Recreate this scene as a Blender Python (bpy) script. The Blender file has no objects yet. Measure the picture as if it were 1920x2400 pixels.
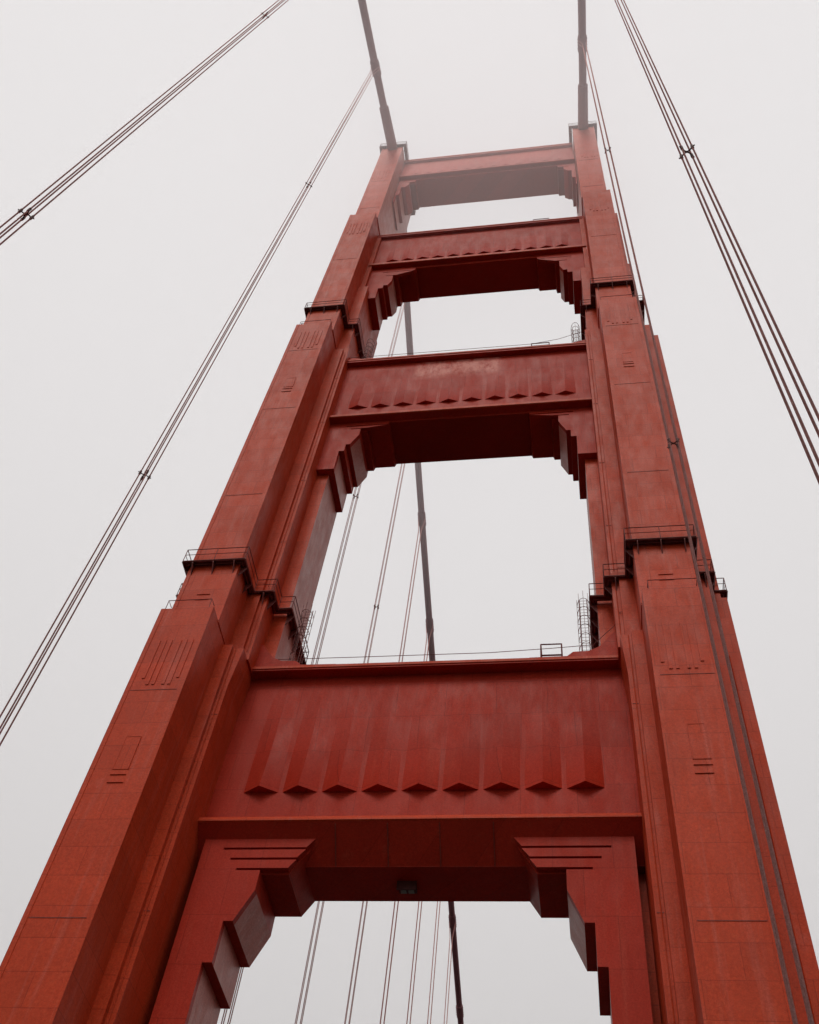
import bpy, bmesh, math, random
from mathutils import Vector, Matrix
random.seed(7)
scn = bpy.context.scene
col = scn.collection
EYE = 1.7                      # eye height above the road; heights below are measured from the eye

# ------------------------------------------------------------------ helpers
class MB:
    """collects shapes into one mesh"""
    def __init__(s): s.v = []; s.f = []
    def _add(s, vs, fs):
        n = len(s.v); s.v += [tuple(v) for v in vs]; s.f += [tuple(i + n for i in f) for f in fs]; return s
    def box(s, x0, x1, y0, y1, z0, z1):
        x0, x1 = sorted((x0, x1)); y0, y1 = sorted((y0, y1)); z0, z1 = sorted((z0, z1))
        return s._add([(x0,y0,z0),(x1,y0,z0),(x1,y1,z0),(x0,y1,z0),(x0,y0,z1),(x1,y0,z1),(x1,y1,z1),(x0,y1,z1)],
                      [(0,3,2,1),(4,5,6,7),(0,1,5,4),(1,2,6,5),(2,3,7,6),(3,0,4,7)])
    def prism(s, pts, axis, a, b):
        """closed outline extruded along 'x' (pts are y,z), 'y' (pts are x,z) or 'z' (pts are x,y)"""
        n = len(pts)
        def P(p, t):
            return (t, p[0], p[1]) if axis == 'x' else (p[0], t, p[1]) if axis == 'y' else (p[0], p[1], t)
        vs = [P(p, a) for p in pts] + [P(p, b) for p in pts]
        fs = [tuple(range(n)), tuple(range(2*n-1, n-1, -1))]
        fs += [(i, n+i, n+(i+1) % n, (i+1) % n) for i in range(n)]
        return s._add(vs, fs)
    def hull(s, bottom, top):
        n = len(bottom)
        fs = [tuple(range(n-1, -1, -1)), tuple(range(n, 2*n))]
        fs += [(i, (i+1) % n, n+(i+1) % n, n+i) for i in range(n)]
        return s._add(list(bottom)+list(top), fs)
    def tube(s, pts, r, seg=8, caps=True):
        pts = [Vector(p) for p in pts]; rings = []; rr = r if isinstance(r, (list, tuple)) else [r]*len(pts)
        for i, p in enumerate(pts):
            d = (pts[min(i+1, len(pts)-1)] - pts[max(i-1, 0)]).normalized()
            u = d.orthogonal() if abs(d.z) > .95 else d.cross(Vector((0,0,1)))
            u.normalize(); w = d.cross(u)
            rings.append([p + (u*math.cos(2*math.pi*k/seg) + w*math.sin(2*math.pi*k/seg))*rr[i] for k in range(seg)])
        vs = [v for ring in rings for v in ring]; fs = []
        for i in range(len(pts)-1):
            for k in range(seg):
                fs.append((i*seg+k, i*seg+(k+1) % seg, (i+1)*seg+(k+1) % seg, (i+1)*seg+k))
        if caps: fs += [tuple(range(seg-1, -1, -1)), tuple(range((len(pts)-1)*seg, len(pts)*seg))]
        return s._add(vs, fs)
    def mirrored(s):
        m = MB(); m.v = [(-x, y, z) for x, y, z in s.v]; m.f = [tuple(reversed(f)) for f in s.f]; return m
    def build(s, name, mat, parent=None, smooth=False, bevel=0):
        me = bpy.data.meshes.new(name); org = parent_origin(parent)
        me.from_pydata([(x-org[0], y-org[1], z+EYE-org[2]) for x, y, z in s.v], [], s.f); me.validate()
        bm = bmesh.new(); bm.from_mesh(me); bmesh.ops.recalc_face_normals(bm, faces=bm.faces); bm.to_mesh(me); bm.free()
        me.materials.append(mat)
        if smooth:
            for p in me.polygons: p.use_smooth = True
        o = bpy.data.objects.new(name, me); col.objects.link(o)
        if parent: o.parent = parent
        if bevel:
            b = o.modifiers.new('soft edges', 'BEVEL'); b.width = bevel; b.segments = 2; b.limit_method = 'ANGLE'
        return o
def parent_origin(p):
    v = Vector((0,0,0))
    while p: v += p.location; p = p.parent
    return v
def tag(o, label=None, cat=None, group=None, kind=None):
    for k, val in (('label', label), ('category', cat), ('group', group), ('kind', kind)):
        if val: o[k] = val
    return o
def empty(name, loc):
    o = bpy.data.objects.new(name, None); col.objects.link(o); o.location = loc; o.empty_display_size = 1; return o

# ------------------------------------------------------------------ materials
def paint(name, base, pale, rough=.42, streak=.35, blotch=.3, patch=None, spec=.30, plates=None):
    m = bpy.data.materials.new(name); m.use_nodes = True; nt = m.node_tree; N = nt.nodes; L = nt.links
    b = N['Principled BSDF']; geo = N.new('ShaderNodeNewGeometry')
    def noise(sc, det, scale3, rough_=.6, dist=0):
        mp = N.new('ShaderNodeMapping'); mp.inputs['Scale'].default_value = scale3; L.new(geo.outputs['Position'], mp.inputs[0])
        n = N.new('ShaderNodeTexNoise'); n.inputs['Scale'].default_value = sc; n.inputs['Detail'].default_value = det
        n.inputs['Roughness'].default_value = rough_; n.inputs['Distortion'].default_value = dist
        L.new(mp.outputs[0], n.inputs['Vector']); return n.outputs['Fac']
    def ramp(f, a, c, v0=0, v1=1):
        r = N.new('ShaderNodeMapRange'); r.inputs[1].default_value = a; r.inputs[2].default_value = c
        r.inputs[3].default_value = v0; r.inputs[4].default_value = v1; L.new(f, r.inputs[0]); return r.outputs[0]
    def mix(f, a, c, mode='MIX'):
        x = N.new('ShaderNodeMix'); x.data_type = 'RGBA'; x.blend_type = mode
        if isinstance(f, float): x.inputs[0].default_value = f
        else: L.new(f, x.inputs[0])
        for i, s_ in ((6, a), (7, c)):
            if isinstance(s_, tuple): x.inputs[i].default_value = (*s_, 1)
            else: L.new(s_, x.inputs[i])
        return x.outputs[2]
    c = mix(ramp(noise(.18, 5, (1,1,1)), .35, .68), base, tuple(v*.82 for v in base))
    c = mix(ramp(noise(1.0, 6, (2.2,2.2,.10), .65), .55, .82, 0, streak), c, pale)          # long vertical run marks
    c = mix(ramp(noise(.55, 8, (1,1,.55), .7, .6), .6, .8, 0, blotch), c, pale)            # bleached blotches
    c = mix(ramp(noise(2.3, 6, (1.6,1.6,.14), .7),   .54, .8, 0, .5), c, tuple(v*.45 for v in base))  # dark drips
    c = mix(ramp(noise(6.0, 6, (1,1,1), .85), .35, .7, 0, .38), c, tuple(v*.6 for v in base))
    c = mix(ramp(noise(10.0, 3, (1,1,1), .95), .38, .62, 0, .55), c, tuple(v*.42 for v in base))     # pitted, speckled surface
    c = mix(ramp(noise(5.5, 5, (1,1,1), .9, .4), .52, .70, 0, .42), c, (base[0]*.98, base[1]*1.7, base[2]*1.9))
    seam_h = None
    if plates:
        s2 = N.new('ShaderNodeSeparateXYZ'); L.new(geo.outputs['Position'], s2.inputs[0])
        ad = N.new('ShaderNodeMath'); L.new(s2.outputs[0], ad.inputs[0]); L.new(s2.outputs[1], ad.inputs[1])
        cm = N.new('ShaderNodeCombineXYZ'); L.new(ad.outputs[0], cm.inputs[0]); L.new(s2.outputs[2], cm.inputs[1])
        bk = N.new('ShaderNodeTexBrick'); L.new(cm.outputs[0], bk.inputs['Vector']); bk.offset = .5
        bk.inputs['Scale'].default_value = 1; bk.inputs['Brick Width'].default_value = plates[0]; bk.inputs['Row Height'].default_value = plates[1]
        bk.inputs['Mortar Size'].default_value = .022; bk.inputs['Mortar Smooth'].default_value = .3; bk.inputs['Bias'].default_value = 0
        bk.inputs['Color1'].default_value = (.90,.89,.90,1); bk.inputs['Color2'].default_value = (1.06,1.06,1.05,1); bk.inputs['Mortar'].default_value = (.62,.58,.58,1)
        c = mix(.75, c, bk.outputs['Color'], 'MULTIPLY'); seam_h = bk.outputs['Fac']
    if patch:
        x0, x1, z0, z1 = patch
        sx = N.new('ShaderNodeSeparateXYZ'); L.new(geo.outputs['Position'], sx.inputs[0])
        e = noise(.9, 6, (1.6,1,.8), .7)
        def edge(o_, a, c_): return ramp(sx.outputs[o_], a, c_)
        def mul(a, c_):
            q = N.new('ShaderNodeMath'); q.operation = 'MULTIPLY'; L.new(a, q.inputs[0]); L.new(c_, q.inputs[1]); return q.outputs[0]
        k = mul(mul(edge(0, x0, x0+.5), edge(0, x1, x1-.5)), mul(edge(2, z0, z0+1.3), edge(2, z1+.05, z1)))
        k = mul(k, ramp(e, .36, .64)); k2 = ramp(k, 0, .8, 0, .62); c = mix(k2, c, pale)
    L.new(c, b.inputs['Base Color']); b.inputs['Specular IOR Level'].default_value = spec
    rr = ramp(noise(1.4, 4, (1,1,.4)), .3, .7, rough-.06, rough+.14); L.new(rr, b.inputs['Roughness'])
    bp = N.new('ShaderNodeBump'); bp.inputs['Strength'].default_value = .35; bp.inputs['Distance'].default_value = .05
    L.new(noise(1.1, 5, (1,1,.7)), bp.inputs['Height']); L.new(bp.outputs[0], b.inputs['Normal'])
    return m
RED = (.52, .062, .036); PALE = (.50, .17, .13)
M_leg = paint('orange_red_paint_leg', (.57,.058,.018), (.55,.155,.12), streak=.75, blotch=.7, spec=.11, plates=(3.3,1.55))
M_strut = paint('orange_red_paint_strut', spec=.08, plates=(2.9,2.6), base=(.47,.033,.015), pale=(.50,.10,.06), streak=.4, blotch=.3)
M_strut2 = paint('orange_red_paint_bleached', (.47,.033,.015), (.68,.29,.24), plates=(2.9,2.6), spec=.08, streak=.12, blotch=.10, patch=(-4.6,3.4,83.4+EYE,86.9+EYE))
M_sheen = paint('pale_sheen_pink_paint', (.56,.15,.105), (.64,.34,.29), streak=.8, blotch=.7, spec=.30)  # streaked pink; grazing sky sheen of inward faces painted into its paler base
M_seam = paint('grimy_seam_paint', (.27,.034,.018), (.25,.05,.04), rough=.6, streak=.3, blotch=.3)
M_dark = paint('dark_grimy_red_paint', (.10,.022,.018), (.16,.05,.04), rough=.6, streak=.2, blotch=.1)
M_rail = paint('dark_red_railing_paint', (.20,.036,.028), (.26,.07,.055), rough=.5, streak=.1, blotch=.1)
M_cable = paint('weathered_cable_wrap', (.33,.115,.125), (.42,.22,.23), rough=.55, streak=.2, blotch=.3)
M_rope = paint('suspender_rope_paint', (.74,.34,.31), (.76,.42,.40), rough=.6, streak=.1, blotch=.2, spec=.06)
def simple(name, c, rough, metal=0.0, bump=0.0, bscale=5.0, c2=None):
    m = bpy.data.materials.new(name); m.use_nodes = True; nt = m.node_tree; b = nt.nodes['Principled BSDF']
    b.inputs['Roughness'].default_value = rough; b.inputs['Metallic'].default_value = metal
    n = nt.nodes.new('ShaderNodeTexNoise'); n.inputs['Scale'].default_value = bscale; n.inputs['Detail'].default_value = 6
    g = nt.nodes.new('ShaderNodeNewGeometry'); nt.links.new(g.outputs['Position'], n.inputs['Vector'])
    x = nt.nodes.new('ShaderNodeMix'); x.data_type = 'RGBA'; nt.links.new(n.outputs['Fac'], x.inputs[0])
    x.inputs[6].default_value = (*c, 1); x.inputs[7].default_value = (*(c2 or tuple(v*.7 for v in c)), 1)
    nt.links.new(x.outputs[2], b.inputs['Base Color'])
    if bump:
        bp = nt.nodes.new('ShaderNodeBump'); bp.inputs['Strength'].default_value = bump
        nt.links.new(n.outputs['Fac'], bp.inputs['Height']); nt.links.new(bp.outputs[0], b.inputs['Normal'])
    return m
M_asphalt = simple('wet_asphalt', (.036,.036,.038), .9, bump=.2, bscale=3)
M_concrete = simple('weathered_concrete', (.13,.125,.12), .85, bump=.2, bscale=2)
M_line = simple('road_line_paint', (.7,.7,.68), .7, bscale=2)
M_water = simple('grey_strait_water', (.012,.018,.02), .55, bump=.35, bscale=.12)
M_glass = simple('lamp_glass', (.22,.24,.19), .2, bscale=2)

# ------------------------------------------------------------------ tower
YC = 44.35                                         # centre plane of the tower along the bridge
tower = tag(empty('suspension_bridge_tower', (0, YC, 0)),
            'tall stepped orange-red suspension bridge tower with four portal struts fading into fog', 'bridge tower')

def xb(mb, x0, x1, yf, z0, z1):                    # block symmetric about the tower's centre plane
    mb.box(x0, x1, yf, 2*YC - yf, z0, z1)
def make_leg():
    m = MB(); s = .12                              # every stage is sunk a little into the one below
    # stage 1, from the pier up to the first setback
    xb(m, 12.35, 15.60, 37.05, -1.7, 46.4)
    xb(m, 11.72, 16.25, 39.72, -1.7, 46.06); xb(m, 11.30, 16.62, 39.98, -1.7, 46.0)
    xb(m, 10.75, 17.2, 43.95, -1.7, 46.35); xb(m, 13.9, 17.85, 41.90, -1.7, 51.3)
    for yy in (39.985, 2*YC-39.985):           # flared shoulder of the middle tier under the setback
        m.hull([(11.30, min(yy,YC), 42.8), (16.6, min(yy,YC), 42.8), (16.6, max(yy,YC), 42.8), (11.30, max(yy,YC), 42.8)],
               [(11.08, min(yy,YC), 46.0), (16.6, min(yy,YC), 46.0), (16.6, max(yy,YC), 46.0), (11.08, max(yy,YC), 46.0)])
    # stage 2
    xb(m, 12.30, 15.60, 38.10, 46.4-s, 89.4)
    xb(m, 11.42, 16.3, 40.55, 46-s, 88.6); xb(m, 10.97, 16.72, 40.80, 46-s, 89.2)
    xb(m, 10.05, 17.3, 42.45, 46.2-s, 89.0); xb(m, 13.9, 17.52, 41.95, 46.2-s, 89.35)
    # stage 3
    xb(m, 12.22, 15.42, 38.90, 89.4-s, 123.0)
    xb(m, 11.20, 16.32, 41.00, 89.2-s, 104.9); xb(m, 11.72, 16.10, 41.35, 104.9-s, 121.9)
    # stage 4, up to the saddle
    xb(m, 12.12, 15.12, 39.50, 123.0-s, 153.9)
    # shallow raised plates along the corners
    for x0, x1, yf, z0, z1 in ((12.35,15.60,37.05,0,46.4),(12.30,15.60,38.10,46.4,89.4),(12.22,15.42,38.90,89.4,123),(12.12,15.12,39.50,123,153.9)):
        m.box(x0+.004, x0+.26, yf-.03, yf, z0, z1-.02); m.box(x1-.26, x1-.004, yf-.03, yf, z0, z1-.02)
    for yf, z0, z1 in ((37.05, 39.9, 43.5), (38.10, 84.1, 87.6), (38.90, 116.0, 119.6), (39.50, 139.0, 142.4)):
        for dx in (-.98, -.62, -.28, .28, .62, .98):       # raised vertical relief bars
            m.box(13.85+dx-.085, 13.85+dx+.085, yf-.045, yf, z0 + (.5 if abs(dx) > .9 else 0), z1)
    return m
LEG = make_leg()
SEAMS = [(37.05,12.35,15.60,(25.6,39.5)), (38.10,12.30,15.60,(60.2,72.9,83.7)), (38.90,12.22,15.42,(91.2,108.0)),
         (39.50,12.12,15.12,(127.0,138.0))]
legs = []
for side in (-1, 1):
    mb = LEG if side > 0 else LEG.mirrored()
    sm = MB()
    for yf, x0, x1, zs in SEAMS:
        for z in zs: sm.box(x0+.3, x1-.3, yf-.018, yf+.02, z-.02, z+.02)
    for z in (14.0, 28.0, 40.5): sm.box(11.36, 11.68, 39.960, 40.0, z-.02, z+.02)
    for z in (58, 66, 75, 83): sm.box(11.02, 11.38, 40.780, 40.82, z-.02, z+.02)
    sm = sm if side > 0 else sm.mirrored(); n0 = len(mb.f); both = MB(); both.v = list(mb.v); both.f = list(mb.f); both._add(sm.v, sm.f)
    leg = both.build('leg', M_leg, tower); leg.data.materials.append(M_seam)
    for p in leg.data.polygons[n0:]: p.material_index = 1
    leg.data.materials.append(M_sheen)
    for p in leg.data.polygons[:n0]:           # portal reveals: whitish streaks and sky sheen put into the colour
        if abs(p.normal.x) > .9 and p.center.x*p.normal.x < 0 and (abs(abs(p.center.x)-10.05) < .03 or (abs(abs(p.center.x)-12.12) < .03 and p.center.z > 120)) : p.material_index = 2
    legs.append(leg)
    # access hatches on the front face: frame bars and the two foot bars below
    for yf, xc, z0, z1, w in ((37.05, 13.95, 33.9, 36.1, .42), (38.1, 13.93, 76.6, 78.2, .40), (38.1, 13.93, 49.3, 50.2, 0)):
        t = .03
        if w:
            h = MB(); h.box(xc-w+t, xc+w-t, yf-.015, yf+.02, z0+t, z1-t)
            for q in (h.box(xc-w, xc-w+t, yf-.05, yf+.02, z0, z1), h.box(xc+w-t, xc+w, yf-.03, yf+.02, z0, z1)): pass
            h.box(xc-w+t, xc+w-t, yf-.03, yf+.02, z1-t, z1); h.box(xc-w+t, xc+w-t, yf-.03, yf+.02, z0, z0+t)
            (h if side > 0 else h.mirrored()).build('hatch', M_leg, leg)
        for k in (0, 1):
            h = MB(); h.box(xc-.42, xc+.42, yf-.05, yf, z0-.35-.5*k, z0-.325-.5*k)
            (h if side > 0 else h.mirrored()).build('step_bar', M_leg, leg)

# ------------------------------------------------------------------ portal struts
def strut(d):
    hx, yf, yw, yb = d['hx'], d['yf'], d['yw'], d['yb']; mat = d.get('mat', M_strut)
    body = MB()
    zs = d['soffit']
    body.box(-hx, hx, yw, yb, d['zband'], d['zt']-.25)
    ys = d['ys']
    body.box(-hx+.02, hx-.02, ys, yb-.02, zs, d['zband']+.05)
    root = body.build('portal_strut', mat, tower)
    # cornice with a thin lip along the top
    c = MB(); c.box(-hx, hx, yf, yb+.5, d['zu'], d['zt'])
    lip = MB(); lip.box(-hx+.004, hx-.004, yf-.06, yf+.3, d['zt']-.14, d['zt']+.06)
    c.build('cornice', mat, root); lip.build('cornice_lip', M_leg, root)
    # bottom moulding: sloping ledge, nose and the canted underside
    p = MB(); p.prism(d['profile'], 'x', -hx+.005, hx-.005)
    nz = MB(); (ya, za_), (yb2_, zb2_) = d['profile'][1], d['profile'][2]
    nz.prism([(ya+.02, za_+.20), (ya-.10, za_-.02), (yb2_-.08, zb2_+.03), (yb2_+.02, zb2_-.02)], 'x', -hx+.01, hx-.01)
    mo = p.build('bottom_moulding', mat, root); nz.build('nosing', M_leg, root)
    n = d['n']; x0, x1 = d['rx']; pitch = (x1-x0)/(n-1)
    for i in range(n):
        xm = x0 + pitch*i; w = pitch*.455; r = MB()
        za, zb_ = d['zr'], d['zrt']; K = 24; vs = []; fs = []
        for side_ in (-1, 1):                       # each facet its own smooth sheet, so the crease down the middle stays sharp
            vs = []; fs = []
            for k in range(K+1):
                z = za + (zb_-za)*k/K; p_ = d['pr']*(.90*(1-(k/K))**3.2 + .10*(1-(k/K)**4)) + .008
                vs += [(xm+side_*w, yw+.01, z), (xm, yw-p_, z)]
                if k: q = 2*(k-1); fs.append((q, q+1, q+3, q+2))
            r._add(vs, fs)
        nf = len(r.f); p0 = d['pr']+.008
        r._add([(xm-w, yw+.01, za), (xm+w, yw+.01, za), (xm, yw-p0, za)], [(0, 1, 2)])
        r._add([(xm-w, yw+.01, za), (xm+w, yw+.01, za), (xm+w, yw+.01, zb_), (xm-w, yw+.01, zb_)], [(0, 1, 2, 3)])
        fl = r.build('flute', mat, root)
        for p in fl.data.polygons[:nf]: p.use_smooth = True
    for sgn in (-1, 1):
        b = MB(); ol = d['outline']; y0 = d['ybr']
        b.prism(ol, 'y', y0+.35, d['yb2'])
        zl0 = d['slots'][-1][0]
        # front skin: rows between narrow slots, then the plain panel below
        ztop = ol[1][1]; prev = ztop; xin = ol[1][0]
        rows = d['slots']; off = 0
        for k, (z, xi, xo) in enumerate(rows):
            xa = xin; xb_ = xi
            b.prism([(xa, prev), (xb_, z+.13), (hx-.45 if d.get('slot') else hx-.01, z+.13), (hx-.45 if d.get('slot') else hx-.01, prev)], 'y', y0+off, y0+.35)
            b.box(xo, hx-.45 if d.get('slot') else hx-.01, y0+off, y0+.35, z, z+.13)
            prev = z; xin = xi; off += 0
        rest = [p_ for p_ in ol if p_[1] < zl0 + .001][1:]
        xr = hx-.45 if d.get('slot') else hx-.01
        poly = [(xr, zl0)] + rest
        poly = [poly[0]] + [p_ for p_ in poly[1:]]
        if poly[1][0] != d['slots'][-1][1]: pass
        b.prism(poly, 'y', y0+off, y0+.35)
        br = (b if sgn > 0 else b.mirrored()).build('corner_bracket', mat, root)
        br.data.materials.append(M_sheen)
        for p in br.data.polygons:  # inward bracket sides get the painted-in sky sheen
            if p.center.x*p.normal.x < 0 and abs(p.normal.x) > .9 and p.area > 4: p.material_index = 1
    return root
S1 = dict(hx=11.32, yf=41.78, yw=42.50, yb=46.2, yb2=46.2, ys=43.38, zt=46.18, zu=45.92, zband=35.3, soffit=32.95, slot=True,
    profile=[(42.55,35.42),(41.80,34.66),(41.78,34.52),(43.40,32.95),(43.6,32.97),(43.6,35.42)],
    n=9, rx=(-8.62,8.68), zr=37.05, zrt=45.5, pr=.56, ybr=42.4,
    outline=[(10.87,34.0),(4.95,34.0),(6.15,32.03),(7.55,32.03),(7.55,30.9),(8.28,29.17),(8.75,29.17),(8.75,27.0),(9.22,27.0),(9.22,24.0),(9.66,24.0),(9.66,19.5),(10.1,19.5),(10.1,13),(10.87,13)],
    slots=[(33.27,5.42,9.75),(32.65,5.80,9.25),(32.03,6.15,8.8)])
S2 = dict(hx=11.2, yf=41.30, yw=41.80, yb=46.1, yb2=46.1, ys=41.95, zt=87.5, zu=87.1, zband=77.5, soffit=76.3, mat=M_strut2,
    profile=[(41.85,77.6),(41.33,76.95),(41.30,76.6),(41.88,76.55),(42.2,76.32),(42.2,77.6)],
    n=10, rx=(-8.9,8.9), zr=78.95, zrt=86.2, pr=.30, ybr=41.9,
    outline=[(11.19,76.5),(5.75,76.5),(5.92,75.9),(7.6,75.9),(7.7,75.45),(8.2,75.45),(8.2,74.5),(8.78,73.0),(9.12,73.0),(9.12,72.0),(9.55,72.0),(9.55,69.3),(11.19,69.3)],
    slots=[(75.9,5.92,9.45),(75.45,7.7,9.07)])
S3 = dict(hx=12.1, yf=41.30, yw=41.68, yb=45.5, yb2=45.5, ys=41.85, zt=121.6, zu=121.1, zband=112.6, soffit=111.2,
    profile=[(41.7,112.8),(41.32,112.2),(41.30,111.75),(41.82,111.7),(42.1,111.22),(42.1,112.8)],
    n=12, rx=(-9.6,9.5), zr=113.6, zrt=120, pr=.22, ybr=41.8,
    outline=[(12.09,111.5),(6.6,111.5),(6.8,110.55),(8.6,110.55),(8.7,109.5),(9.1,109.5),(9.1,108.0),(9.45,106.85),(9.9,106.85),(9.9,106.1),(10.4,106.1),(10.4,103.5),(12.09,103.5)],
    slots=[(110.55,6.8,10.4),(109.5,8.7,9.9)])
S4 = dict(hx=12.05, yf=41.35, yw=41.70, yb=45.7, yb2=45.7, ys=41.85, zt=153.3, zu=152.7, zband=145.9, soffit=144.7,
    profile=[(41.72,146.2),(41.37,145.6),(41.35,145.3),(41.82,145.25),(42.1,144.72),(42.1,146.2)],
    n=12, rx=(-9.9,9.9), zr=147.3, zrt=151.8, pr=.05, ybr=41.8,
    outline=[(12.04,145.0),(9.6,145.0),(9.75,143.9),(10.5,143.9),(10.5,142.9),(11.02,142.0),(11.5,142.0),(11.5,138.8),(11.9,138.8),(11.9,136),(12.04,136)],
    slots=[(143.9,9.75,11.2)])
st1, st2, st3, st4 = [strut(d) for d in (S1, S2, S3, S4)]

# stepped crests standing on the struts at the legs
def crest(root, zt, yf, yb, pts, mat):
    for sgn in (-1, 1):
        m = MB(); m.prism(pts, 'y', yf, yb)
        (m if sgn > 0 else m.mirrored()).build('crest', mat, root)
crest(st1, 46.25, 41.95, 45.9, [(11.31,46.1),(5.5,46.1),(5.85,46.52),(8.05,46.55),(8.4,46.9),(9.35,46.95),(9.95,47.3),(10.2,47.6),(10.75,48.4),(11.31,48.9)], M_strut)
crest(st2, 87.5, 41.6, 45.8, [(11.19,87.3),(7.8,87.3),(8.1,87.85),(9.3,87.95),(9.9,88.4),(11.19,88.9)], M_strut)
crest(st3, 121.6, 41.6, 45.3, [(11.9,121.4),(8.6,121.4),(8.9,121.95),(10.4,122.05),(11.9,122.5)], M_strut)

# butt straps across the canted underside of the lowest strut
for xs in (-4.0, -1.3, 1.35, 4.05):
    b = MB(); b.prism([(41.86,34.40),(43.36,32.93),(43.36,32.99),(41.86,34.5)], 'x', xs-.03, xs+.03); b.build('butt_strap', M_seam, st1)

# lamp hanging under the lowest strut
lp = MB(); lp.box(-.95, -.05, 44.6, 45.2, 32.7, 32.94); lp.box(-1.0, 0.0, 44.5, 44.58, 32.45, 32.94)
lamp = lp.build('soffit_lamp', M_dark, tower)
g = MB(); g.box(-.85, -.55, 44.7, 45.1, 32.62, 32.70); g.box(-.45, -.15, 44.7, 45.1, 32.62, 32.70); g.build('lamp_lens', M_glass, lamp)

# ------------------------------------------------------------------ access platforms with railings
def offset_rect_plan(tiers, o):
    """inner/outer stepped outline of a leg (x>0 side), front half, from inner side to outer side"""
    (a0, a1, ya), (b0, b1, yb_), (c0, c1, yc) = tiers
    return [(c0-o, YC), (c0-o, yc-o), (b0-o, yc-o), (b0-o, yb_-o), (a0-o, yb_-o), (a0-o, ya-o), (a1+o, ya-o), (a1+o, yb_-o),
            (b1+o, yb_-o), (b1+o, yc-o), (c1+o, yc-o), (c1+o, YC)]
def platform(tiers, zf, o=.42, rail=1.15, bracket_h=1.0, drop=.0, name='access_platform'):
    full = offset_rect_plan(tiers, o); inn = offset_rect_plan(tiers, -.02)
    def both(path): return path + [(x, 2*YC-y) for x, y in reversed(path[1:-1])]
    full2, inn2 = both(full), both(inn); n = len(full2)
    for sgn in (-1, 1):
        m = MB()
        for i in range(n):                         # deck grating strips between body and edge
            a, b_, c, d_ = full2[i], full2[(i+1) % n], inn2[(i+1) % n], inn2[i]
            m.prism([a, b_, c, d_], 'z', zf-.10, zf)
        for i in range(n):                         # deep edge channel and an inner stringer
            a, b_ = full2[i], full2[(i+1) % n]
            m.tube([(a[0], a[1], zf-.12), (b_[0], b_[1], zf-.12)], .07, 4)
            c, d_ = inn2[i], inn2[(i+1) % n]
            m.tube([((a[0]+c[0])/2, (a[1]+c[1])/2, zf-.2), ((b_[0]+d_[0])/2, (b_[1]+d_[1])/2, zf-.2)], .04, 4)
        plat = (m if sgn > 0 else m.mirrored()).build(name, M_rail, tower)
        r = MB()
        for i in range(n):
            a, b_ = Vector(full2[i]), Vector(full2[(i+1) % n]); L = (b_-a).length
            for h in (rail, rail*.52): r.tube([(a.x, a.y, zf+h), (b_.x, b_.y, zf+h)], .030 if h == rail else .022, 5)
            k = max(1, round(L/1.9))
            for j in range(k):
                p = a.lerp(b_, j/k); r.tube([(p.x, p.y, zf-.15), (p.x, p.y, zf+rail)], .026, 5)
        (r if sgn > 0 else r.mirrored()).build('railing', M_rail, plat)
        for i in range(n):                         # triangular knee brackets against the leg
            a, b_ = Vector(full2[i]), Vector(full2[(i+1) % n]); c, d_ = Vector(inn2[i]), Vector(inn2[(i+1) % n]); L = (b_-a).length
            if L < 1.0: continue
            k = max(1, round(L/1.5))
            for j in range(k):
                f = (j+.5)/k; e = a.lerp(b_, f); w = c.lerp(d_, f)
                nrm = Vector(((b_-a).y, -(b_-a).x)).normalized()
                foot = e - nrm*(e-w).dot(nrm)
                t = (b_-a).normalized()*.03; kb = MB()
                vs = []
                for s_ in (-1, 1):
                    for P in ((foot.x, foot.y, zf-.1), (e.x, e.y, zf-.1), (e.x, e.y, zf-.28), (foot.x, foot.y, zf-.1-bracket_h)):
                        vs.append((P[0]+s_*t.x, P[1]+s_*t.y, P[2]))
                kb._add(vs, [(0,1,2,3),(7,6,5,4),(0,4,5,1),(1,5,6,2),(2,6,7,3),(3,7,4,0)])
                (kb if sgn > 0 else kb.mirrored()).build('support_bracket', M_rail, plat)
platform([(12.30,15.60,38.10),(10.97,16.72,40.80),(10.05,17.52,42.3)], 52.05)
platform([(12.22,15.42,38.90),(11.20,16.32,41.0),(11.20,16.32,41.0)], 94.4, o=.38, bracket_h=.9)
platform([(12.02,15.12,39.50),(12.02,15.12,39.5),(12.02,15.12,39.5)], 153.95, o=.36, rail=1.3, bracket_h=.5)
# low guard rails on the setback ledges
for sgn in (-1, 1):
    for z, x0, x1, y in ((46.4, 12.75, 15.45, 37.2), (89.4, 12.5, 15.4, 38.25)):
        r = MB()
        for h in (.95,): r.tube([(x0, y+.55, z+h), (x0, y, z+h), (x1, y, z+h), (x1, y+.55, z+h)], .026, 5)
        for f in (0, 1): r.tube([(x0+(x1-x0)*f, y, z-.02), (x0+(x1-x0)*f, y, z+.95)], .024, 5)
        (r if sgn > 0 else r.mirrored()).build('ledge_railing', M_rail, tower)

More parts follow.
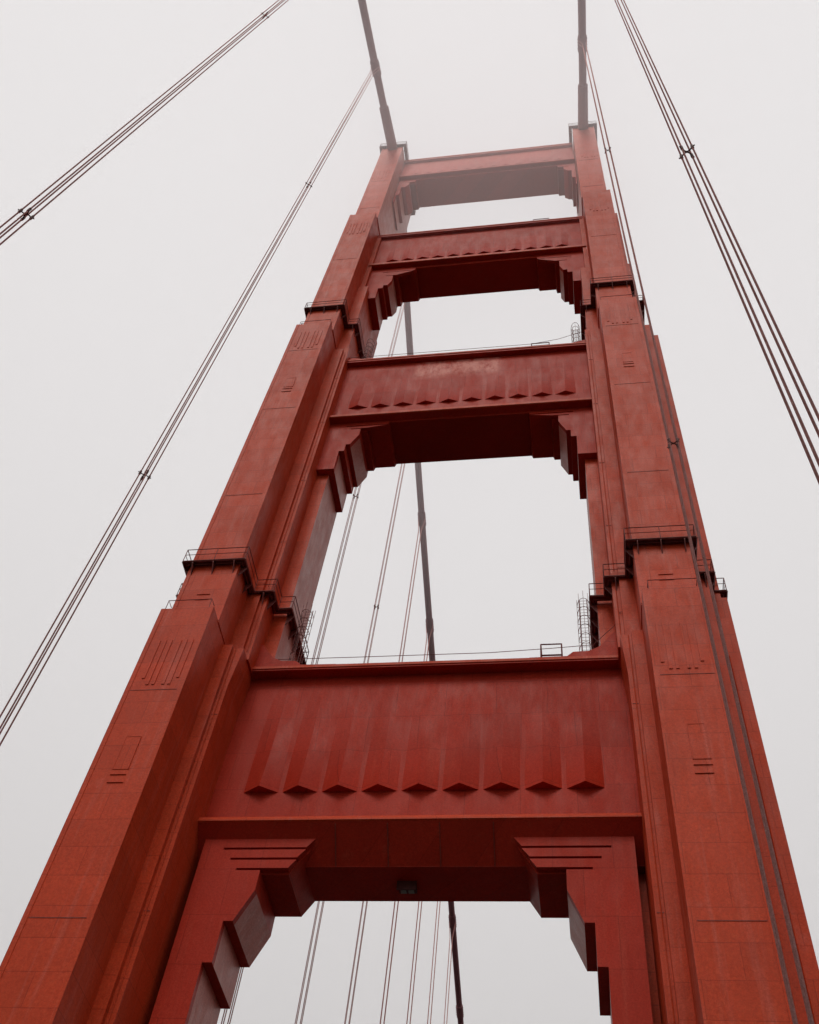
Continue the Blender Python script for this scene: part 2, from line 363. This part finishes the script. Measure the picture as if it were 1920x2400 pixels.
# ------------------------------------------------------------------ caged ladders, hatch guards and hand cables on the struts
def caged_ladder(xc, y, z0, z1, w=.24, cage=.42, open_to=1):
    m = MB()
    for s_ in (-1, 1): m.tube([(xc+s_*w, y, z0), (xc+s_*w, y, z1+1.0)], .03, 5)
    z = z0+.3
    while z < z1+.9: m.tube([(xc-w, y, z), (xc+w, y, z)], .016, 4); z += .3
    lad = m.build('caged_ladder', M_rail, tower)
    c = MB(); z = z0+.6
    while z < z1+1.1:
        pts = [(xc-cage*math.cos(t), y-.78*math.sin(t), z) for t in [math.pi*k/8 for k in range(9)]]
        c.tube([(xc-w, y, z)]+pts+[(xc+w, y, z)], .022, 4); z += .85
    for t in (0, .25, .5, .75, 1):
        a = math.pi*t; c.tube([(xc-cage*math.cos(a), y-.78*math.sin(a), z0+.6), (xc-cage*math.cos(a), y-.78*math.sin(a), z1+1.0)], .018, 4)
    c.build('safety_cage', M_rail, lad)
for s_ in (-1, 1):
    caged_ladder(s_*9.22, 44.0, 46.9, 53.2)
    caged_ladder(s_*10.25, 44.0, 88.1, 95.4)
    caged_ladder(s_*11.55, 42.6, 147.8 if 0 else 153.2, 154.3)
def guard_frame(xc, y, z, w=.62, h=.95, d=.9):
    m = MB()
    for yy in (y, y+d):
        for hh in (.45*h, h): m.tube([(xc-w, yy, z+hh), (xc+w, yy, z+hh)], .045, 5)
        for s_ in (-1, 1): m.tube([(xc+s_*w, yy, z-.1), (xc+s_*w, yy, z+h)], .045, 5)
    for s_ in (-1, 1):
        m.tube([(xc+s_*w, y, z+h), (xc+s_*w, y+d, z+h)], .04, 5)
    m.build('hatch_guard', M_rail, tower)
guard_frame(7.12, 42.45, 47.0-.55, h=1.75)
guard_frame(6.9, 41.42, 87.5, w=.8, h=.9); guard_frame(7.3, 41.42, 121.6, w=.9, h=.9)
hc = MB()
hc.tube([(-11.2, 42.0, 47.16), (-5, 42.0, 47.12), (3.5, 42.0, 47.12), (7.2, 42.0, 47.33), (9.6, 42.0, 47.51), (10.95, 41.7, 48.85), (11.3, 40.72, 48.9), (12.3, 40.6, 48.75)], .022, 5)
hc.build('hand_cable', M_rail, tower)
hc = MB(); hc.tube([(-11.1, 41.4, 88.3), (6.0, 41.4, 88.3), (8.5, 41.4, 88.9), (10.9, 41.4, 90.2)], .022, 5); hc.build('hand_cable', M_rail, tower)
# conduits running down the legs
for s_ in (-1, 1):
    c = MB()
    c.tube([(11.55, 39.94, -1.7), (11.55, 39.94, 45.9)], .03, 5); c.tube([(11.2, 40.78, 46.6), (11.2, 40.78, 51.6)], .03, 5)
    c.tube([(11.2, 40.78, 53.0), (11.2, 40.78, 88.0)], .03, 5); c.tube([(17.2, 41.84, -1.7), (17.2, 41.84, 46)], .05, 5)
    (c if s_ > 0 else c.mirrored()).build('conduit', M_leg, tower)

# ------------------------------------------------------------------ main cables
def cable_z(y):
    if y < YC-5: return 153.4 - .42*(YC-5.1-y) + .0006*(YC-5.1-y)**2
    if y > YC+5: t = y-(YC+5.1); return 153.4 - .52*t + .00042*t*t
    return 153.4 + .75*(1-((y-YC)/5)**2)
def cable_x(y): return 13.50 + .32*(1-math.exp(-abs(y-YC)/14))
NEAR = [27.5, 12.15, -3.1, -18.3]; FAR = [59.7 + 15.35*k for k in range(9)]
for sgn, lab in ((-1, 'thick main cable rising over the left leg and sloping away behind the portals'), (1, 'thick main cable running straight up over the right leg top')):
    root = tag(empty('main_cable', (sgn*13.5, YC, 153.4+EYE)), lab, 'bridge cable', 'main suspension cables over the tower')
    ys = [-60+4*i for i in range(25)] + [38, 39.2, 40.2, 41.5, 43, YC, 45.7, 47.2, 48.5, 49.5] + [52+4*i for i in range(50)]
    m = MB(); m.tube([(sgn*cable_x(y), y, cable_z(y)) for y in ys], .50, 20)
    m.build('cable_wrap', M_cable, root, smooth=True)
    s_ = MB(); s_.tube([(sgn*cable_x(y), y, cable_z(y)) for y in (39.4, 37.6, 33.2, 33.0)], [.72, .70, .66, .52], 20); s_.build('saddle_sleeve', M_cable, root, smooth=True)
    s_ = MB(); s_.tube([(sgn*cable_x(y), y, cable_z(y)) for y in (49.3, 51, 55.4, 55.6)], [.72, .70, .66, .52], 20); s_.build('saddle_sleeve', M_cable, root, smooth=True)
    for y in NEAR + FAR:
        b = MB(); b.tube([(sgn*cable_x(t), t, cable_z(t)) for t in (y-1.0, y-.95, y+.95, y+1.0)], [.52, .60, .60, .52], 16)
        for k in (-.6, -.2, .2, .6): b.tube([(sgn*cable_x(y+k)-.66, y+k, cable_z(y+k)), (sgn*cable_x(y+k)+.66, y+k, cable_z(y+k))], .05, 5)
        b.build('cable_band', M_cable, root)
# pylon saddle housings: closed caps of the legs under the cables
for sgn in (-1, 1):
    h = MB(); h.prism([(39.5,153.8),(40.2,154.5),(41.6,154.9),(47.1,154.9),(48.5,154.5),(49.2,153.8)], 'x', 12.7, 14.4)
    (h if sgn > 0 else h.mirrored()).build('saddle_housing', M_leg, tower)

# ------------------------------------------------------------------ suspender ropes
def suspender(side, y, label, spacers, group='suspender rope sets hanging from the main cables', ring=.036):
    x = side*13.85; root = tag(empty('suspender', (x, y, 0)), label, 'suspender', group)
    zt = cable_z(y)+.1
    for dx in (-1, 1):
        for dy in (-1, 1):
            m = MB(); m.tube([(x+dx*.2, y+dy*.17, -1.7), (x+dx*.2, y+dy*.17, zt-3.2), (side*cable_x(y)+dx*.56, y+dy*.17, zt-.2), (side*cable_x(y)+dx*.30, y+dy*.17, zt+.50)], ring, 7)
            m.build('rope', M_rope, root, smooth=True)
    for z in spacers:
        m = MB()
        for dx in (-1, 1):
            for dy in (-1, 1):
                m.tube([(x+dx*.2, y+dy*.17, z-.16), (x+dx*.2, y+dy*.17, z+.16)], .062, 7)
                m.tube([(x, y, z), (x+dx*.10, y+dy*.05, z+.02), (x+dx*.2, y+dy*.17, z)], .032, 5)
                m.tube([(x+dx*.2, y+dy*.17, z), (x+dx*.29, y+dy*.24, z+.02)], .03, 5)
        m.tube([(x-.06, y, z), (x+.06, y, z)], .045, 5)
        m.build('spacer_clamp', M_dark, root)
suspender(-1, 27.5, 'left hanging rope set nearest the tower, running from upper centre to the left edge', (46.0, 97.2))
suspender(-1, 12.1, 'nearest left rope set crossing the upper left corner of the picture', (42.7, 92.5))
suspender(1, 27.2, 'right rope set hanging close in front of the tower right leg', (45.4, 97.3))
suspender(1, 12.2, 'nearest right rope set crossing the sky at the right edge', (42.3, 92.5))
ordl = ['first rope set beyond the tower, just inside the left leg edge', 'second rope set beyond the tower, widest lines under the lowest strut', 'third rope set beyond the tower, left of centre in the lowest opening',
        'fourth rope set beyond the tower, middle of the lowest opening', 'fifth rope set beyond the tower, third from the far cable', 'sixth rope set beyond the tower, next to last before the far cable', 'seventh and faintest rope set, meeting the far cable near the bottom']
for k, y in enumerate(FAR[:7]): suspender(-1, y, ordl[k], (92.7,) if k < 4 else ())

# ------------------------------------------------------------------ deck, water
d = MB(); d.box(-9.6, 9.6, -400, 700, -2.6, -1.7); tag(d.build('road', M_asphalt), kind='structure')
d = MB(); d.box(9.62, 11.25, -400, 700, -2.5, -1.50); d.box(-11.25, -9.62, -400, 700, -2.5, -1.50)
tag(d.build('pavement', M_concrete), kind='structure')
d = MB()
for x in (-6, -3, 0, 3, 6):
    y = -200
    while y < 300: d.box(x-.06, x+.06, y, y+2.4, -1.699, -1.694); y += 7.3
tag(d.build('road_markings', M_line), kind='structure')
d = MB(); d.box(-4000, 4000, -4000, 4000, -70.5, -70); tag(d.build('water', M_water), kind='structure')
for sgn in (-1, 1):
    p = MB(); p.box(10.2, 18.4, 36.2, 2*YC-36.2, -70, -1.72); (p if sgn > 0 else p.mirrored()).build('pier_shaft', M_leg, tower)

# ------------------------------------------------------------------ low cloud round the tower top
cb = MB(); cb.box(-1500, 1500, -1500, 1500, 119, 172)
cl = bpy.data.materials.new('low_cloud_air'); cl.use_nodes = True; nt = cl.node_tree
for n in list(nt.nodes):
    if n.type == 'BSDF_PRINCIPLED': nt.nodes.remove(n)
v = nt.nodes.new('ShaderNodeVolumePrincipled'); v.inputs['Color'].default_value = (.97,.97,.98,1); v.inputs['Density'].default_value = .0112; v.inputs['Anisotropy'].default_value = .2
nt.links.new(v.outputs[0], nt.nodes['Material Output'].inputs['Volume'])
cloud = cb.build('low_cloud', cl); tag(cloud, kind='stuff')

# ------------------------------------------------------------------ light
w = bpy.data.worlds.new('World'); scn.world = w; w.use_nodes = True; nt = w.node_tree; N = nt.nodes; L = nt.links
sky = N.new('ShaderNodeTexSky'); sky.sky_type = 'NISHITA'; sky.sun_disc = False
SUN_EL, SUN_AZ = math.radians(50), math.radians(188)       # azimuth clockwise from +Y
sky.sun_elevation = SUN_EL; sky.sun_rotation = SUN_AZ
hs = N.new('ShaderNodeHueSaturation'); hs.inputs['Saturation'].default_value = .12; L.new(sky.outputs[0], hs.inputs['Color'])
mx = N.new('ShaderNodeMix'); mx.data_type = 'RGBA'; mx.inputs[0].default_value = .95; L.new(hs.outputs[0], mx.inputs[6])
geo_ = N.new('ShaderNodeTexCoord'); sp = N.new('ShaderNodeSeparateXYZ'); L.new(geo_.outputs['Generated'], sp.inputs[0])
mr = N.new('ShaderNodeFloatCurve'); cu = mr.mapping.curves[0]      # overcast: brightest overhead, low unseen sky dimmed to darken undersides
cu.points[0].location = (0, .10); cu.points[1].location = (1, .95)
for px_, py_ in ((.06, .10), (.25, .32), (.44, .70)): cu.points.new(px_, py_)
mr.mapping.update(); L.new(sp.outputs[2], mr.inputs['Value'])
vm = N.new('ShaderNodeVectorMath'); vm.operation = 'SCALE'; vm.inputs[0].default_value = (5.10, 5.01, 5.08); L.new(mr.outputs[0], vm.inputs['Scale']); L.new(vm.outputs[0], mx.inputs[7]); mx.clamp_result = False
bg = N['Background']; bg.inputs['Strength'].default_value = .10; L.new(mx.outputs[2], bg.inputs['Color'])
sd = bpy.data.lights.new('sun', 'SUN'); sd.energy = 1.5; sd.angle = math.radians(25); sd.color = (1, .91, .82)
so = bpy.data.objects.new('sun', sd); col.objects.link(so)
dirv = Vector((math.sin(SUN_AZ)*math.cos(SUN_EL), math.cos(SUN_AZ)*math.cos(SUN_EL), math.sin(SUN_EL)))
so.rotation_euler = dirv.to_track_quat('Z', 'Y').to_euler(); so.location = dirv*300

# ------------------------------------------------------------------ camera
RM = [[0.9874046, 0.1276608, 0.0934601], [-0.0534408, 0.8251066, -0.5624439], [-0.1489166, 0.5503651, 0.8215364]]
cd = bpy.data.cameras.new('camera'); cam = bpy.data.objects.new('camera', cd); col.objects.link(cam)
cd.sensor_fit = 'HORIZONTAL'; cd.sensor_width = 36; cd.lens = 36*2450.32/1920; cd.clip_end = 20000; cd.clip_start = .1
r, dn, f = [Vector(v) for v in RM]
cam.matrix_world = Matrix.Translation((8.5, 0, EYE)) @ Matrix(((r.x, -dn.x, -f.x), (r.y, -dn.y, -f.y), (r.z, -dn.z, -f.z))).to_4x4()
scn.camera = cam
scn.render.engine = 'CYCLES'
scn.cycles.volume_bounces = 3; scn.cycles.max_bounces = 8
scn.render.resolution_x, scn.render.resolution_y = 819, 1024
scn.view_settings.view_transform = 'Standard'; scn.view_settings.look = 'None'; scn.view_settings.exposure = .92; scn.view_settings.gamma = 1
